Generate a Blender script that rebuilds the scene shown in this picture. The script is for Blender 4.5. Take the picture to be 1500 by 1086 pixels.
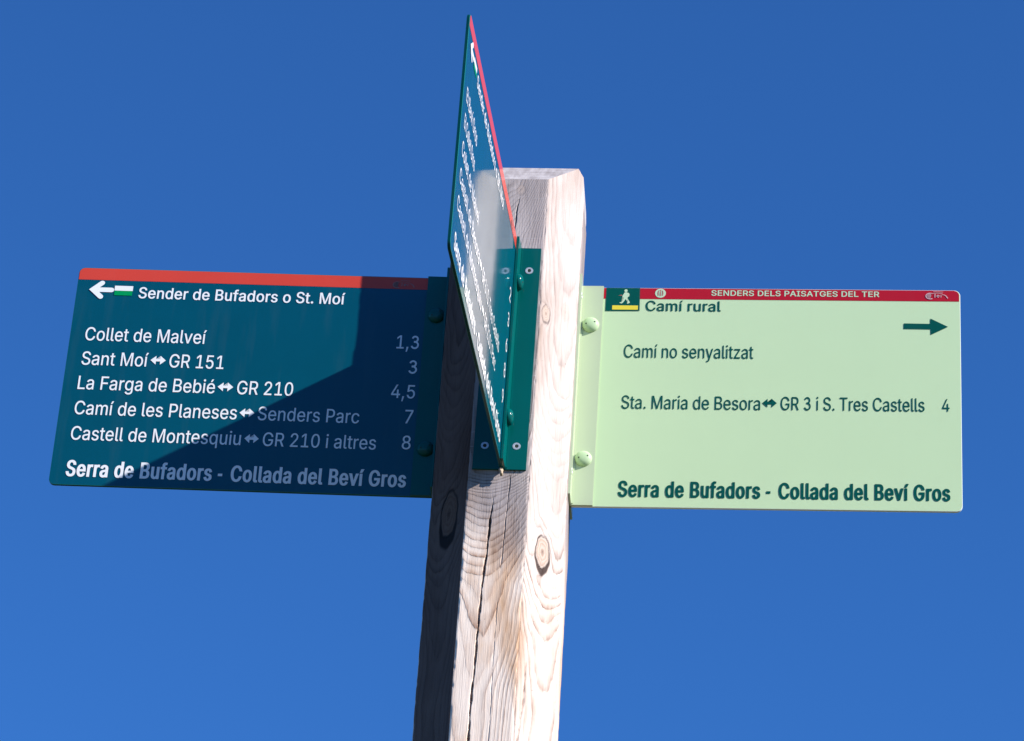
import bpy, bmesh, math, random
import numpy as np
from mathutils import Vector, Matrix, noise as mnoise
from mathutils.geometry import delaunay_2d_cdt

for o in list(bpy.data.objects):
    bpy.data.objects.remove(o)
SC = bpy.context.scene
COL = SC.collection
random.seed(7)

# ------------------------------------------------------------------ camera
Z0 = 3.75                                   # height of the post's datum above the ground
CAM = Vector((0.32418, -3.471, -2.21171 + Z0))
YAW, PITCH, ROLL = 0.09317, 0.5522, 0.06773
fw = Vector((-math.sin(YAW) * math.cos(PITCH), math.cos(YAW) * math.cos(PITCH), math.sin(PITCH)))
rt = Vector((math.cos(YAW), math.sin(YAW), 0))
up = rt.cross(fw)
R_ = math.cos(ROLL) * rt + math.sin(ROLL) * up
U_ = -math.sin(ROLL) * rt + math.cos(ROLL) * up
cd = bpy.data.cameras.new('camera')
cam = bpy.data.objects.new('camera', cd)
COL.objects.link(cam)
m = Matrix((R_, U_, -fw)).transposed().to_4x4()
m.translation = CAM
cam.matrix_world = m
cd.sensor_fit = 'HORIZONTAL'
cd.sensor_width = 36.0
cd.lens = 5111.71 / 1500 * 36
cd.clip_start = 0.05
cd.clip_end = 20000
SC.camera = cam

# ------------------------------------------------------------------ world, sun, exposure
SUN = Vector((2.31, -1.0, 1.50)).normalized()
elev = math.asin(SUN.z)
world = bpy.data.worlds.new('World')
SC.world = world
world.use_nodes = True
wn, wl = world.node_tree.nodes, world.node_tree.links
bg = wn['Background']
sky = wn.new('ShaderNodeTexSky')
sky.sky_type = 'NISHITA'
sky.sun_disc = False
sky.sun_elevation = elev
sky.sun_rotation = math.atan2(SUN.x, SUN.y)
sky.altitude = 1200
sky.air_density = 1.0
sky.dust_density = 0.0
sky.ozone_density = 10.0
# thin, very dry mountain air: a deeper blue than the standard atmosphere
deep = wn.new('ShaderNodeMix')
deep.data_type = 'RGBA'
deep.blend_type = 'MULTIPLY'
deep.inputs[0].default_value = 1.0
deep.inputs[7].default_value = (0.45, 0.78, 1.0, 1.0)
wl.new(sky.outputs[0], deep.inputs[6])
wl.new(deep.outputs[2], bg.inputs[0])
bg.inputs[1].default_value = 0.088
sl = bpy.data.lights.new('sun', 'SUN')
sl.energy = 4.0
sl.angle = math.radians(0.53)
sl.color = (1.0, 0.95, 0.87)
so = bpy.data.objects.new('sun', sl)
COL.objects.link(so)
so.rotation_euler = SUN.to_track_quat('Z', 'Y').to_euler()
so.location = (3, -2, 8)
SC.view_settings.view_transform = 'Standard'
SC.view_settings.look = 'None'
SC.view_settings.exposure = 1.1
SC.view_settings.gamma = 1.0


# ------------------------------------------------------------------ materials
def s2l(*c):
    return tuple(((v / 255) / 12.92 if v <= 10 else ((v / 255 + 0.055) / 1.055) ** 2.4) for v in c) + (1.0,)


def mat(name):
    m = bpy.data.materials.new(name)
    m.use_nodes = True
    return m, m.node_tree.nodes, m.node_tree.links, m.node_tree.nodes['Principled BSDF']


def mixc(n, l, fac, a, b, mode='MIX'):
    x = n.new('ShaderNodeMix')
    x.data_type = 'RGBA'
    x.blend_type = mode
    for sock, v in ((x.inputs[0], fac), (x.inputs[6], a), (x.inputs[7], b)):
        if hasattr(v, 'is_output'):
            l.new(v, sock)
        else:
            sock.default_value = v
    return x.outputs[2]


def ramp(n, l, src, stops):
    r = n.new('ShaderNodeValToRGB')
    while len(r.color_ramp.elements) < len(stops):
        r.color_ramp.elements.new(0.5)
    for e, (p, c) in zip(r.color_ramp.elements, stops):
        e.position = p
        e.color = c
    l.new(src, r.inputs[0])
    return r.outputs[0]


def math_(n, l, op, a, b=None):
    x = n.new('ShaderNodeMath')
    x.operation = op
    for i, v in enumerate((a, b)):
        if v is None:
            continue
        if hasattr(v, 'is_output'):
            l.new(v, x.inputs[i])
        else:
            x.inputs[i].default_value = v
    return x.outputs[0]


def noise(n, l, vec, scale, detail=4, rough=0.6, sx=None):
    t = n.new('ShaderNodeTexNoise')
    t.inputs['Scale'].default_value = scale
    t.inputs['Detail'].default_value = detail
    t.inputs['Roughness'].default_value = rough
    if sx:
        mp = n.new('ShaderNodeMapping')
        mp.inputs['Scale'].default_value = sx
        l.new(vec, mp.inputs[0])
        vec = mp.outputs[0]
    l.new(vec, t.inputs['Vector'])
    return t.outputs['Fac']


def paint(name, col, dark=0.86, rough=0.42, coat=0.9, coat_rough=0.07, grime=0.5):
    """glossy enamel / laminated print with faint dirt and specks"""
    m, n, l, p = mat(name)
    tc = n.new('ShaderNodeTexCoord')
    a = noise(n, l, tc.outputs['Object'], 14, 5, 0.65)
    b = noise(n, l, tc.outputs['Object'], 420, 3, 0.7)
    c = noise(n, l, tc.outputs['Object'], 60, 3, 0.6, (1, 1, 0.12))
    d = tuple(v * dark for v in col[:3]) + (1,)
    k = ramp(n, l, a, [(0.35, (0, 0, 0, 1)), (0.7, (1, 1, 1, 1))])
    o = mixc(n, l, math_(n, l, 'MULTIPLY', k, grime), col, d)
    k2 = ramp(n, l, c, [(0.52, (0, 0, 0, 1)), (0.8, (1, 1, 1, 1))])
    o = mixc(n, l, math_(n, l, 'MULTIPLY', k2, grime * 0.05), o, (0.30, 0.28, 0.24, 1))
    k3 = ramp(n, l, b, [(0.70, (0, 0, 0, 1)), (0.78, (1, 1, 1, 1))])
    o = mixc(n, l, math_(n, l, 'MULTIPLY', k3, 0.12 * grime), o, (0.25, 0.22, 0.18, 1))
    l.new(o, p.inputs['Base Color'])
    rr = ramp(n, l, a, [(0.3, (rough - .06,) * 3 + (1,)), (0.75, (rough + .1,) * 3 + (1,))])
    l.new(rr, p.inputs['Roughness'])
    p.inputs['Specular IOR Level'].default_value = 0.0 if coat else 0.3
    p.inputs['Coat Weight'].default_value = coat
    p.inputs['Coat IOR'].default_value = 1.40
    cr = ramp(n, l, a, [(0.3, (coat_rough * .8,) * 3 + (1,)), (0.8, (coat_rough * 1.5,) * 3 + (1,))])
    l.new(cr, p.inputs['Coat Roughness'])
    bp = n.new('ShaderNodeBump')
    bp.inputs['Strength'].default_value = 0.05
    bp.inputs['Distance'].default_value = 0.001
    l.new(noise(n, l, tc.outputs['Object'], 35, 2), bp.inputs['Height'])
    l.new(bp.outputs[0], p.inputs['Coat Normal'])
    return m


TEAL = paint('teal_print', (0.0005, 0.069, 0.112, 1), coat=1.0)
TEAL_METAL = paint('teal_enamel', (0.0005, 0.092, 0.088, 1), coat=0.6, coat_rough=0.14)
TEAL_SIDE = paint('teal_side', (0.0005, 0.048, 0.050, 1), coat=0.5, coat_rough=0.2)
TEAL_EDGE = paint('teal_edge', (0.012, 0.16, 0.15, 1), coat_rough=0.15)
PALE = paint('pale_green_print', (0.52, 0.665, 0.40, 1), dark=0.95, grime=0.35)
PALE_METAL = paint('pale_green_enamel', (0.475, 0.55, 0.37, 1), dark=0.93, coat_rough=0.12, grime=0.4)
PALE_BOLT = paint('pale_bolt_enamel', (0.44, 0.57, 0.35, 1), dark=0.97, coat=0.5, coat_rough=0.2, grime=0.1)
PALE_EDGE = paint('pale_edge', (0.72, 0.76, 0.68, 1), coat_rough=0.2)
RED_OLD = paint('faded_red_print', (0.60, 0.055, 0.033, 1), grime=0.4)
RED_NEW = paint('crimson_print', (0.42, 0.010, 0.020, 1), grime=0.3)
WHITE = paint('white_print', (0.80, 0.80, 0.82, 1), dark=0.95, grime=0.25)
GREEN = paint('green_print', (0.0, 0.27, 0.075, 1), grime=0.3)
YELLOW = paint('yellow_print', (0.75, 0.60, 0.05, 1), grime=0.3)
DKGREEN = paint('dark_green_print', (0.002, 0.075, 0.055, 1), grime=0.3)
PALE_INK = paint('pale_green_ink', (0.50, 0.64, 0.44, 1), grime=0.3)
PINK_INK = paint('pink_ink', (0.62, 0.36, 0.38, 1), grime=0.2)
DULL_INK = paint('dull_ink', (0.42, 0.16, 0.13, 1), grime=0.2)
DARK = paint('dark_hole', (0.02, 0.03, 0.022, 1), coat=0.0, rough=0.7)
STEEL, n_, l_, p_ = mat('bare_screw')
p_.inputs['Base Color'].default_value = (0.62, 0.64, 0.66, 1)
p_.inputs['Metallic'].default_value = 0.55
p_.inputs['Roughness'].default_value = 0.42
tc_ = n_.new('ShaderNodeTexCoord')
l_.new(ramp(n_, l_, noise(n_, l_, tc_.outputs['Object'], 900, 3), [(0.3, (.42, .43, .45, 1)), (0.7, (.75, .76, .77, 1))]), p_.inputs['Base Color'])


def wood_material():
    m, n, l, p = mat('weathered_pine')
    tc = n.new('ShaderNodeTexCoord')
    ob = tc.outputs['Object']

    def attr(name):
        a = n.new('ShaderNodeAttribute')
        a.attribute_name = name
        return a.outputs['Fac']
    ring, knot, warm, rim, fade, shade_tone = [attr(a) for a in ('ring', 'knot', 'warm', 'rim', 'fade', 'shade_tone')]
    wob = noise(n, l, ob, 60, 3, 0.6, (1, 1, 0.35))
    wob2 = noise(n, l, ob, 330, 3, 0.65, (1, 1, 0.12))
    rr = math_(n, l, 'ADD', ring, math_(n, l, 'MULTIPLY', math_(n, l, 'SUBTRACT', wob, 0.5), 0.75))
    rr = math_(n, l, 'ADD', rr, math_(n, l, 'MULTIPLY', math_(n, l, 'SUBTRACT', wob2, 0.5), 0.16))
    fr = math_(n, l, 'FRACT', rr)
    late = ramp(n, l, fr, [(0.0, (0.25, 0.25, 0.25, 1)), (0.12, (0, 0, 0, 1)), (0.38, (0.05, 0.05, 0.05, 1)),
                           (0.72, (0.55, 0.55, 0.55, 1)), (0.93, (1, 1, 1, 1)), (1.0, (0.12, 0.12, 0.12, 1))])
    # some rings bold, some hardly there
    fl = math_(n, l, 'FLOOR', rr)
    wn_ = n.new('ShaderNodeTexWhiteNoise')
    wn_.noise_dimensions = '1D'
    l.new(fl, wn_.inputs['W'])
    amp = math_(n, l, 'ADD', math_(n, l, 'MULTIPLY', wn_.outputs['Value'], 0.65), 0.35)
    late = math_(n, l, 'MULTIPLY', late, amp)
    late = math_(n, l, 'MULTIPLY', late, fade)
    late = math_(n, l, 'MULTIPLY', late, ramp(n, l, noise(n, l, ob, 120, 4, .7, (1, 1, .25)), [(0.3, (.25, .25, .25, 1)), (0.6, (1, 1, 1, 1))]))
    fib = noise(n, l, ob, 900, 4, 0.65, (1, 1, 0.025))
    fib2 = noise(n, l, ob, 260, 3, 0.6, (1, 1, 0.03))
    patch = noise(n, l, ob, 16, 4, 0.6, (1, 1, 0.3))
    grey = mixc(n, l, ramp(n, l, patch, [(0.35, (0, 0, 0, 1)), (0.65, (1, 1, 1, 1))]), (0.29, 0.24, 0.235, 1), (0.50, 0.43, 0.42, 1))
    tan = mixc(n, l, ramp(n, l, patch, [(0.36, (0, 0, 0, 1)), (0.53, (1, 1, 1, 1))]), (0.64, 0.39, 0.235, 1), (0.90, 0.745, 0.64, 1))
    base = mixc(n, l, warm, grey, tan)
    lgrey = (0.105, 0.075, 0.068, 1)
    ltan = (0.27, 0.115, 0.055, 1)
    lcol = mixc(n, l, warm, lgrey, ltan)
    o = mixc(n, l, math_(n, l, 'MULTIPLY', late, 0.95), base, lcol)
    k = ramp(n, l, fib, [(0.32, (0.70, 0.68, 0.67, 1)), (0.50, (1, 1, 1, 1))])
    o = mixc(n, l, math_(n, l, 'SUBTRACT', 0.75, math_(n, l, 'MULTIPLY', warm, 0.3)), o, k, 'MULTIPLY')
    k = ramp(n, l, fib2, [(0.26, (0.45, 0.40, 0.38, 1)), (0.38, (1, 1, 1, 1))])
    o = mixc(n, l, 0.4, o, k, 'MULTIPLY')
    # saw marks: pale hairlines across the grain
    saw = noise(n, l, ob, 700, 2, 0.5, (0.02, 0.02, 1))
    sk = ramp(n, l, saw, [(0.62, (0, 0, 0, 1)), (0.72, (1, 1, 1, 1))])
    o = mixc(n, l, math_(n, l, 'MULTIPLY', math_(n, l, 'MULTIPLY', sk, attr('saw')), 0.45), o, (0.50, 0.46, 0.46, 1))
    # knots: tan-grey heart with a dark bark rim and resin below
    kd = math_(n, l, 'ADD', attr('kd'), math_(n, l, 'MULTIPLY', math_(n, l, 'SUBTRACT', noise(n, l, ob, 160, 3), 0.5), 0.35))
    kr = math_(n, l, 'FRACT', math_(n, l, 'MULTIPLY', kd, 3.6))
    heart = mixc(n, l, ramp(n, l, kr, [(0.3, (0, 0, 0, 1)), (0.85, (.8, .8, .8, 1)), (1.0, (.1, .1, .1, 1))]), (0.50, 0.39, 0.33, 1), (0.36, 0.24, 0.18, 1))
    heart = mixc(n, l, ramp(n, l, kd, [(0.04, (.8, .8, .8, 1)), (0.24, (0, 0, 0, 1))]), heart, (0.12, 0.055, 0.035, 1))
    heart = mixc(n, l, 0.5, heart, k, 'MULTIPLY')
    o = mixc(n, l, knot, o, heart)
    o = mixc(n, l, rim, o, (0.030, 0.012, 0.008, 1))
    o = mixc(n, l, shade_tone, o, mixc(n, l, 1.0, o, (0.27, 0.20, 0.175, 1), 'MULTIPLY'))  # multiplies the left chamfer's shade into the wood colour
    # pin specks
    sp = noise(n, l, ob, 330, 1, 0.5, (1, 1, 0.5))
    o = mixc(n, l, ramp(n, l, sp, [(0.79, (0, 0, 0, 1)), (0.82, (0.7, 0.7, 0.7, 1))]), o, (0.09, 0.06, 0.05, 1))
    l.new(o, p.inputs['Base Color'])
    p.inputs['Roughness'].default_value = 0.82
    p.inputs['Specular IOR Level'].default_value = 0.25
    h = math_(n, l, 'ADD', math_(n, l, 'MULTIPLY', late, 0.5), math_(n, l, 'MULTIPLY', fib, 0.5))
    bp = n.new('ShaderNodeBump')
    bp.inputs['Strength'].default_value = 0.8
    bp.inputs['Distance'].default_value = 0.0012
    l.new(h, bp.inputs['Height'])
    l.new(bp.outputs[0], p.inputs['Normal'])
    return m


WOOD = wood_material()
ENDGRAIN, n_, l_, p_ = mat('end_grain')
tc_ = n_.new('ShaderNodeTexCoord')
c_ = ramp(n_, l_, noise(n_, l_, tc_.outputs['Object'], 90, 4, .6, (1, .3, .3)), [(0.3, (.27, .235, .235, 1)), (0.7, (.50, .46, .46, 1))])
c2_ = ramp(n_, l_, noise(n_, l_, tc_.outputs['Object'], 500, 3, .6, (.05, 1, 1)), [(0.35, (.6, .58, .58, 1)), (0.55, (1, 1, 1, 1))])
l_.new(mixc(n_, l_, 0.6, c_, c2_, 'MULTIPLY'), p_.inputs['Base Color'])
p_.inputs['Roughness'].default_value = 0.85

# ------------------------------------------------------------------ ground
g, n_, l_, p_ = mat('meadow')
tc_ = n_.new('ShaderNodeTexCoord')
c_ = ramp(n_, l_, noise(n_, l_, tc_.outputs['Object'], 0.6, 8, .7),
          [(0.3, (.035, .045, .015, 1)), (0.55, (.07, .075, .028, 1)), (0.75, (.13, .11, .06, 1))])
l_.new(c_, p_.inputs['Base Color'])
p_.inputs['Roughness'].default_value = 0.95
bm = bmesh.new()
N = 96
rings_ = [0.0, 2, 5, 10, 20, 40, 80, 160, 320, 640, 1300, 2600, 5200]
prev = None
cv = bm.verts.new((0, 0, 0))
for r in rings_[1:]:
    cur = []
    for i in range(N):
        t = 2 * math.pi * i / N
        x, y = r * math.cos(t), r * math.sin(t)
        z = 0.03 * mnoise.noise((x * .5, y * .5, 0)) if r < 100 else 6 * mnoise.noise((x * .003, y * .003, 3))
        cur.append(bm.verts.new((x, y, min(z, 8))))
    for i in range(N):
        j = (i + 1) % N
        if prev is None:
            bm.faces.new((cv, cur[i], cur[j]))
        else:
            bm.faces.new((prev[i], cur[i], cur[j], prev[j]))
    prev = cur
me = bpy.data.meshes.new('ground')
bm.to_mesh(me)
bm.free()
me.materials.append(g)
go = bpy.data.objects.new('ground', me)
COL.objects.link(go)
go['kind'] = 'structure'
go['label'] = 'rough grassy meadow ground around the foot of the post'

# ------------------------------------------------------------------ the post
A, CH = 0.0757, 0.0348                       # half width, half of each flat face
AL = 0.0795                                  # the left side stands a little further out


def sstep(a, b, x):
    t = np.clip((x - a) / (b - a), 0, 1)
    return t * t * (3 - 2 * t)


def build_post():
    # profile: octagon walked anticlockwise from the front left edge, with softened arrises
    corners = [(-CH, -A), (CH, -A), (A, -CH), (A, CH), (CH, A), (-CH, A), (-AL, CH - AL + A), (-AL, -CH + AL - A)]
    step = [0.0005, 0.0009, 0.0035, 0.006, 0.008, 0.006, 0.0035, 0.0012]
    prof = []
    rr = 0.0016
    for i in range(8):
        p0, p1 = Vector(corners[i]), Vector(corners[(i + 1) % 8])
        pm = Vector(corners[i - 1])
        d = (p1 - p0).normalized()
        dm = (p0 - pm).normalized()
        for k in range(4):                   # rounded arris
            t = k / 4
            q = (p0 - dm * rr).lerp(p0, t).lerp(p0.lerp(p0 + d * rr, t), t)
            prof.append(q)
        s0, s1 = rr, (p1 - p0).length - rr
        n = max(2, int((s1 - s0) / step[i]))
        for k in range(n):
            prof.append(p0 + d * (s0 + (s1 - s0) * k / n))
    zs = list(np.arange(-Z0 - 0.0, -0.7, 0.12)) + list(np.arange(-0.68, 0.215, 0.0018))
    P = np.array([(p.x, p.y) for p in prof])
    n, k = len(P), len(zs)
    V = np.zeros((k, n, 3))
    V[:, :, :2] = P[None]
    V[:, :, 2] = np.array(zs)[:, None]
    idx = np.arange(k * n).reshape(k, n)
    a = idx[:-1]
    b = np.roll(a, -1, 1)
    c = np.roll(idx[1:], -1, 1)
    d = idx[1:]
    F = np.stack([a, b, c, d], -1).reshape(-1, 4)
    me = bpy.data.meshes.new('wooden_post')
    me.from_pydata(V.reshape(-1, 3).tolist(), [], F.tolist())
    bm = bmesh.new()
    bm.from_mesh(me)
    # the four weathering slopes cut across the top, then the flat crown
    zt, rb, hb = 0.1571, 0.0332, 0.0394
    for nx, ny in ((0, -1), (1, 0), (0, 1), (-1, 0)):
        run, rise, z_at = (rb, hb, zt) if ny else (0.0026, 0.046, zt - 0.006)
        nrm = Vector((nx * rise, ny * rise, run)).normalized()
        r = bmesh.ops.bisect_plane(bm, geom=bm.verts[:] + bm.edges[:] + bm.faces[:], dist=1e-6,
                                   plane_co=(nx * (AL if nx < 0 else A), ny * A, z_at), plane_no=nrm, clear_outer=True)
        es = [e for e in r['geom_cut'] if isinstance(e, bmesh.types.BMEdge)]
        if es:
            f = bmesh.ops.edgeloop_fill(bm, edges=es)['faces'] if False else bmesh.ops.contextual_create(bm, geom=es)['faces']
            for q in f:
                q.material_index = 1
    for nx in (1, -1):                       # broken upper corners
        r = bmesh.ops.bisect_plane(bm, geom=bm.verts[:] + bm.edges[:] + bm.faces[:], dist=1e-6, clear_outer=True,
                                   plane_co=(nx * (A - 0.0024), 0, zt + hb - 0.0085), plane_no=Vector((nx * 0.0085, 0, 0.0062)).normalized())
        es = [e for e in r['geom_cut'] if isinstance(e, bmesh.types.BMEdge)]
        if es:
            for q in bmesh.ops.contextual_create(bm, geom=es)['faces']:
                q.material_index = 1
    r = bmesh.ops.bisect_plane(bm, geom=bm.verts[:] + bm.edges[:] + bm.faces[:], dist=1e-6,
                               plane_co=(0, 0, zt + hb), plane_no=(0, 0, 1), clear_outer=True)
    es = [e for e in r['geom_cut'] if isinstance(e, bmesh.types.BMEdge)]
    if es:
        for q in bmesh.ops.contextual_create(bm, geom=es)['faces']:
            q.material_index = 1
    bm.to_mesh(me)
    bm.free()
    nv = len(me.vertices)
    co = np.empty(nv * 3)
    me.vertices.foreach_get('co', co)
    co = co.reshape(-1, 3)
    x, y, z = co.T * 1000                    # mm
    s = 1 / math.sqrt(2)
    a_, c_ = A * 1000, CH * 1000
    front = y < -a_ + 0.6
    right = (x - y > (a_ + c_) - 0.6) & ~front & (x > 0) & (y < 0)
    left = (-x - y > (a_ + c_) - 0.6) & ~front & (x < 0) & (y < 0) & (x > -AL * 1000 + 0.3)
    # coordinate across each face
    u = np.where(front, x, np.where(right, (x - 55.2) * s + (y + 55.2) * s, np.where(left, (x + 55.2) * s - (y + 55.2) * s, np.where(np.abs(x) > a_ - 1, y, x))))
    w1 = np.sin(z * .021 + 1.3) * .6 + np.sin(z * .047 + .4) * .4
    w2 = np.sin(z * .033 + u * .05) * .5 + np.sin(z * .071 - u * .09 + 2) * .3
    # ring number on the front face
    zk = np.array([-700, -600, -510, -425, -385, -345, -275, -247, -150, 40, 70, 110, 135, 160, 220])
    nk = np.array([22.6, 21.6, 20.8, 19.6, 18.4, 15.0, 7.4, 0.5, -1.5, -3., -2.5, 1.5, 5, 8.0, 9.5])
    dx = u + 10 + 3 * w1
    q = np.where(dx > 0, 0.0026, 0.0019) + np.clip(-400 - z, 0, 150) / 150 * np.where(dx > 0, 0.0012, 0.0)
    q = np.where(z > 40, 0.0042, q)
    ring_f = np.interp(z - np.where(z > 40, (u - 5) * 1.0, 0), zk, nk) + q * dx ** 2 * np.where(z > 40, -1, 1) + 0.25 * w2
    # right chamfer: long plumes between two knots
    zk2 = np.array([-700, -520, -450, -410, -372, -340, -300, -235, -190, -120, -60, 0, 60, 220])
    nk2 = np.array([11., 10., 9.2, 7.5, 4.5, 2.5, 1.5, 0.0, -3.0, -6.5, -7.5, -8., -9, -10.])
    ring_r = np.interp(z, zk2, nk2) + 0.0026 * (u - 10 - 3 * w1) ** 2 + 0.3 * w2
    ring_l = np.interp(z, zk2 + 40, nk2) + 0.0034 * (u + 6 + 4 * w1) ** 2 + 0.4 * w2
    ring_o = 0.07 * u + 0.3 * w2 + z * .004
    ring = np.where(front, ring_f, np.where(right, ring_r, np.where(left, ring_l, ring_o)))
    warm = sstep(-270, -375, z + 60 * w2 * .4 + u * .8)
    warm = np.where(right, 0.22 + 0.3 * sstep(-250, -420, z), warm)
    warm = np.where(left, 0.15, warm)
    warm = np.clip(warm + np.where(front & (z < -480) & (u < -6), 0.1, 0), 0, 1)
    fade = np.where(right, 0.5 + 0.55 * sstep(-270, -380, z), np.where(front, np.where(z > 40, 0.6, 1.0), 0.7))
    saw = np.where(front, sstep(-310, -285, z) * 1.0, 0)
    shade_tone = np.where(left, 1.0, np.where(front | right, 0.0, 0.35))   # shade of the left chamfer painted in; sides and back darkened less
    knot = np.zeros(nv)
    rim = np.zeros(nv)
    kd = np.full(nv, 3.0)
    disp = np.zeros(nv)
    # knots: (face mask, u, z, half width, half height, rim strength, resin drop)
    for msk, ku, kz, hw, hh, rs, drop in ((right, -3.0, -337, 10.0, 20.5, 1.0, 9), (right, -19.5, -28, 6.0, 11.5, 0.6, 3),
                                          (right, 10.0, -12, 5.5, 12, 0.12, 1), (left, 0.0, -290, 14, 30, 1.0, 16),
                                          (right, -4.5, -303, 4.5, 6, 0.15, 1), (front, 3.0, 142, 5, 7, 0.25, 2)):
        wv = 1 + 0.035 * np.sin(np.arctan2(z - kz, (u - ku) * 2) * 5 + ku) + 0.02 * np.sin(np.arctan2(z - kz, (u - ku) * 2) * 11)
        d = np.hypot((u - ku) / hw, (z - kz) / hh) / wv
        dlow = np.hypot((u - ku) / (hw * 1.08), (z - kz + drop * .55) / (hh + drop * .35)) / wv
        kd = np.where(msk, np.minimum(kd, d), kd)
        inside = sstep(1.0, 0.86, d) * msk
        knot = np.maximum(knot, inside * (0.12 + 0.88 * min(1, rs * 1.2)))
        band = np.clip(1.35 * np.exp(-((d - 1.0) / 0.07) ** 2) * (0.78 + 0.22 * np.sin(np.arctan2(z - kz, u - ku) * 3 + 1)), 0, 1)
        low = sstep(1.12, 0.98, dlow) * sstep(0.93, 1.02, d) * (z < kz + hh * .2)
        rim = np.maximum(rim, np.clip(np.maximum(band, low * 0.95), 0, 1) * rs * msk)
        # grain flows round the knot
        ring += msk * 2.2 * min(1, rs * 1.3) * np.exp(-np.clip(d - .6, 0, 9) ** 2 * 1.2)
        disp -= msk * np.exp(-((d - 1.0) / 0.12) ** 2) * 0.5 * rs
        disp -= inside * 0.1
    # drying cracks
    def crack(msk, pts, hw, depth):
        nonlocal disp
        pts = np.array(pts)
        o = np.argsort(pts[:, 1])
        cx = np.interp(z, pts[o, 1], pts[o, 0]) + 0.22 * np.sin(z * .21) + 0.1 * np.sin(z * .83 + 1)
        t = np.minimum(sstep(pts[:, 1].min(), pts[:, 1].min() + 25, z), sstep(pts[:, 1].max(), pts[:, 1].max() - 25, z))
        h = hw * t * (0.75 + 0.3 * np.sin(z * .12 + 2) + 0.2 * np.sin(z * .4))
        d = np.abs(u - cx)
        disp -= msk * np.clip(1 - d / np.maximum(h, 1e-3), 0, 1) ** 0.55 * depth * t
    crack(front, [(-4, -275), (-6.2, -305), (-7.5, -349), (-9.9, -384), (-10.8, -418), (-11.7, -452), (-12, -494), (-13.6, -527), (-13.3, -581), (-14, -690)], 1.3, 12)
    crack(front, [(14, -235), (11.5, -297), (10, -345), (9, -380)], 0.5, 1.6)
    crack(front, [(3, 140), (-0.2, 110), (-1.5, 76), (-2, 40)], 0.8, 4)
    crack(front, [(8, -400), (7.5, -470), (8.5, -560), (8, -650)], 0.45, 1)
    crack(right, [(-16.5, -470), (-17.6, -530), (-22.5, -578), (-23, -680)], 1.3, 4)
    # worn surface
    outside = np.abs(z) < 1e9
    disp += 0.15 * np.sin(u * .16 + z * .008) * np.sin(z * .025 + u * .05)
    r = np.hypot(x, y)
    disp = np.where(z > 154, disp * 0.6, disp)
    nx_ = np.where(front, 0, np.where(right, s, np.where(left, -s, x / r)))
    ny_ = np.where(front, -1, np.where(right | left, -s, y / r))
    flat = np.abs(u) < 34.0
    disp = np.where(front & ~flat, np.clip(disp, -0.7, .3), disp)
    # chipped arrises
    ch = (0.5 + 0.5 * np.sin(z * .19 + 2 * np.sin(z * .05))) ** 6 * 0.9 + (0.5 + 0.5 * np.sin(z * .071 + 3 * np.sin(z * .017 + 1))) ** 4 * 0.8
    edge = np.minimum.reduce([np.hypot(x - ex, y - ey) for ex, ey in ((c_, -a_), (-c_, -a_), (a_, -c_), (-AL * 1000, -c_ + AL * 1000 - a_), (a_, c_))])
    disp -= np.clip(1 - edge / 2.2, 0, 1) * ch
    x = x + nx_ * disp
    y = y + ny_ * disp
    me.vertices.foreach_set('co', (np.stack([x, y, z + Z0 * 1000], -1) / 1000).ravel())
    for nm, val in (('ring', ring), ('knot', knot), ('warm', warm), ('rim', rim), ('fade', fade), ('saw', saw), ('shade_tone', shade_tone), ('kd', kd)):
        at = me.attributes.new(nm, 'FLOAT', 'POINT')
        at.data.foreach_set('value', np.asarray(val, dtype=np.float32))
    me.materials.append(WOOD)
    me.materials.append(ENDGRAIN)
    for p in me.polygons:
        p.use_smooth = p.material_index == 0
    me.update()
    o = bpy.data.objects.new('wooden_post', me)
    COL.objects.link(o)
    o['label'] = 'weathered square wooden post with chamfered corners, knots and drying cracks, carrying the three signs'
    o['category'] = 'post'
    return o


build_post()


# ------------------------------------------------------------------ sign helpers (metres, sign frame: x reading direction, z up, faces -y)
def link(name, me, parent, mats, smooth=False):
    for mm in (mats if isinstance(mats, (list, tuple)) else [mats]):
        me.materials.append(mm)
    if smooth:
        for p in me.polygons:
            p.use_smooth = True
    o = bpy.data.objects.new(name, me)
    COL.objects.link(o)
    o.parent = parent
    return o


def mesh_from(bm, name):
    bmesh.ops.recalc_face_normals(bm, faces=bm.faces[:])
    me = bpy.data.meshes.new(name)
    bm.to_mesh(me)
    bm.free()
    return me


def bevelled(bm, w=0.0005, seg=2):
    bmesh.ops.bevel(bm, geom=[e for e in bm.edges if len(e.link_faces) == 2 and e.calc_face_angle() > 0.6], offset=w, segments=seg, profile=0.6, affect='EDGES')


def box(bm, x0, x1, y0, y1, z0, z1):
    vs = [bm.verts.new(p) for p in ((x0, y0, z0), (x1, y0, z0), (x1, y1, z0), (x0, y1, z0), (x0, y0, z1), (x1, y0, z1), (x1, y1, z1), (x0, y1, z1))]
    for f in ((0, 1, 2, 3), (7, 6, 5, 4), (0, 4, 5, 1), (1, 5, 6, 2), (2, 6, 7, 3), (3, 7, 4, 0)):
        bm.faces.new([vs[i] for i in f])


def outline(W, H, r, left, right, n=8):
    """rounded at the free end only; counter-clockwise in x,z"""
    pts = []
    for cx, cz, a0, rad in ((W, 0, -90, r if right else 0), (W, H, 0, r if right else 0), (0, H, 90, r if left else 0), (0, 0, 180, r if left else 0)):
        if rad == 0:
            pts.append((cx, cz))
            continue
        ox = cx - rad if cx > 0 else cx + rad
        oz = cz - rad if cz > 0 else cz + rad
        for k in range(n + 1):
            a = math.radians(a0 + 90 * k / n)
            pts.append((ox + rad * math.cos(a), oz + rad * math.sin(a)))
    return pts


DECAL = 0.00022


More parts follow.
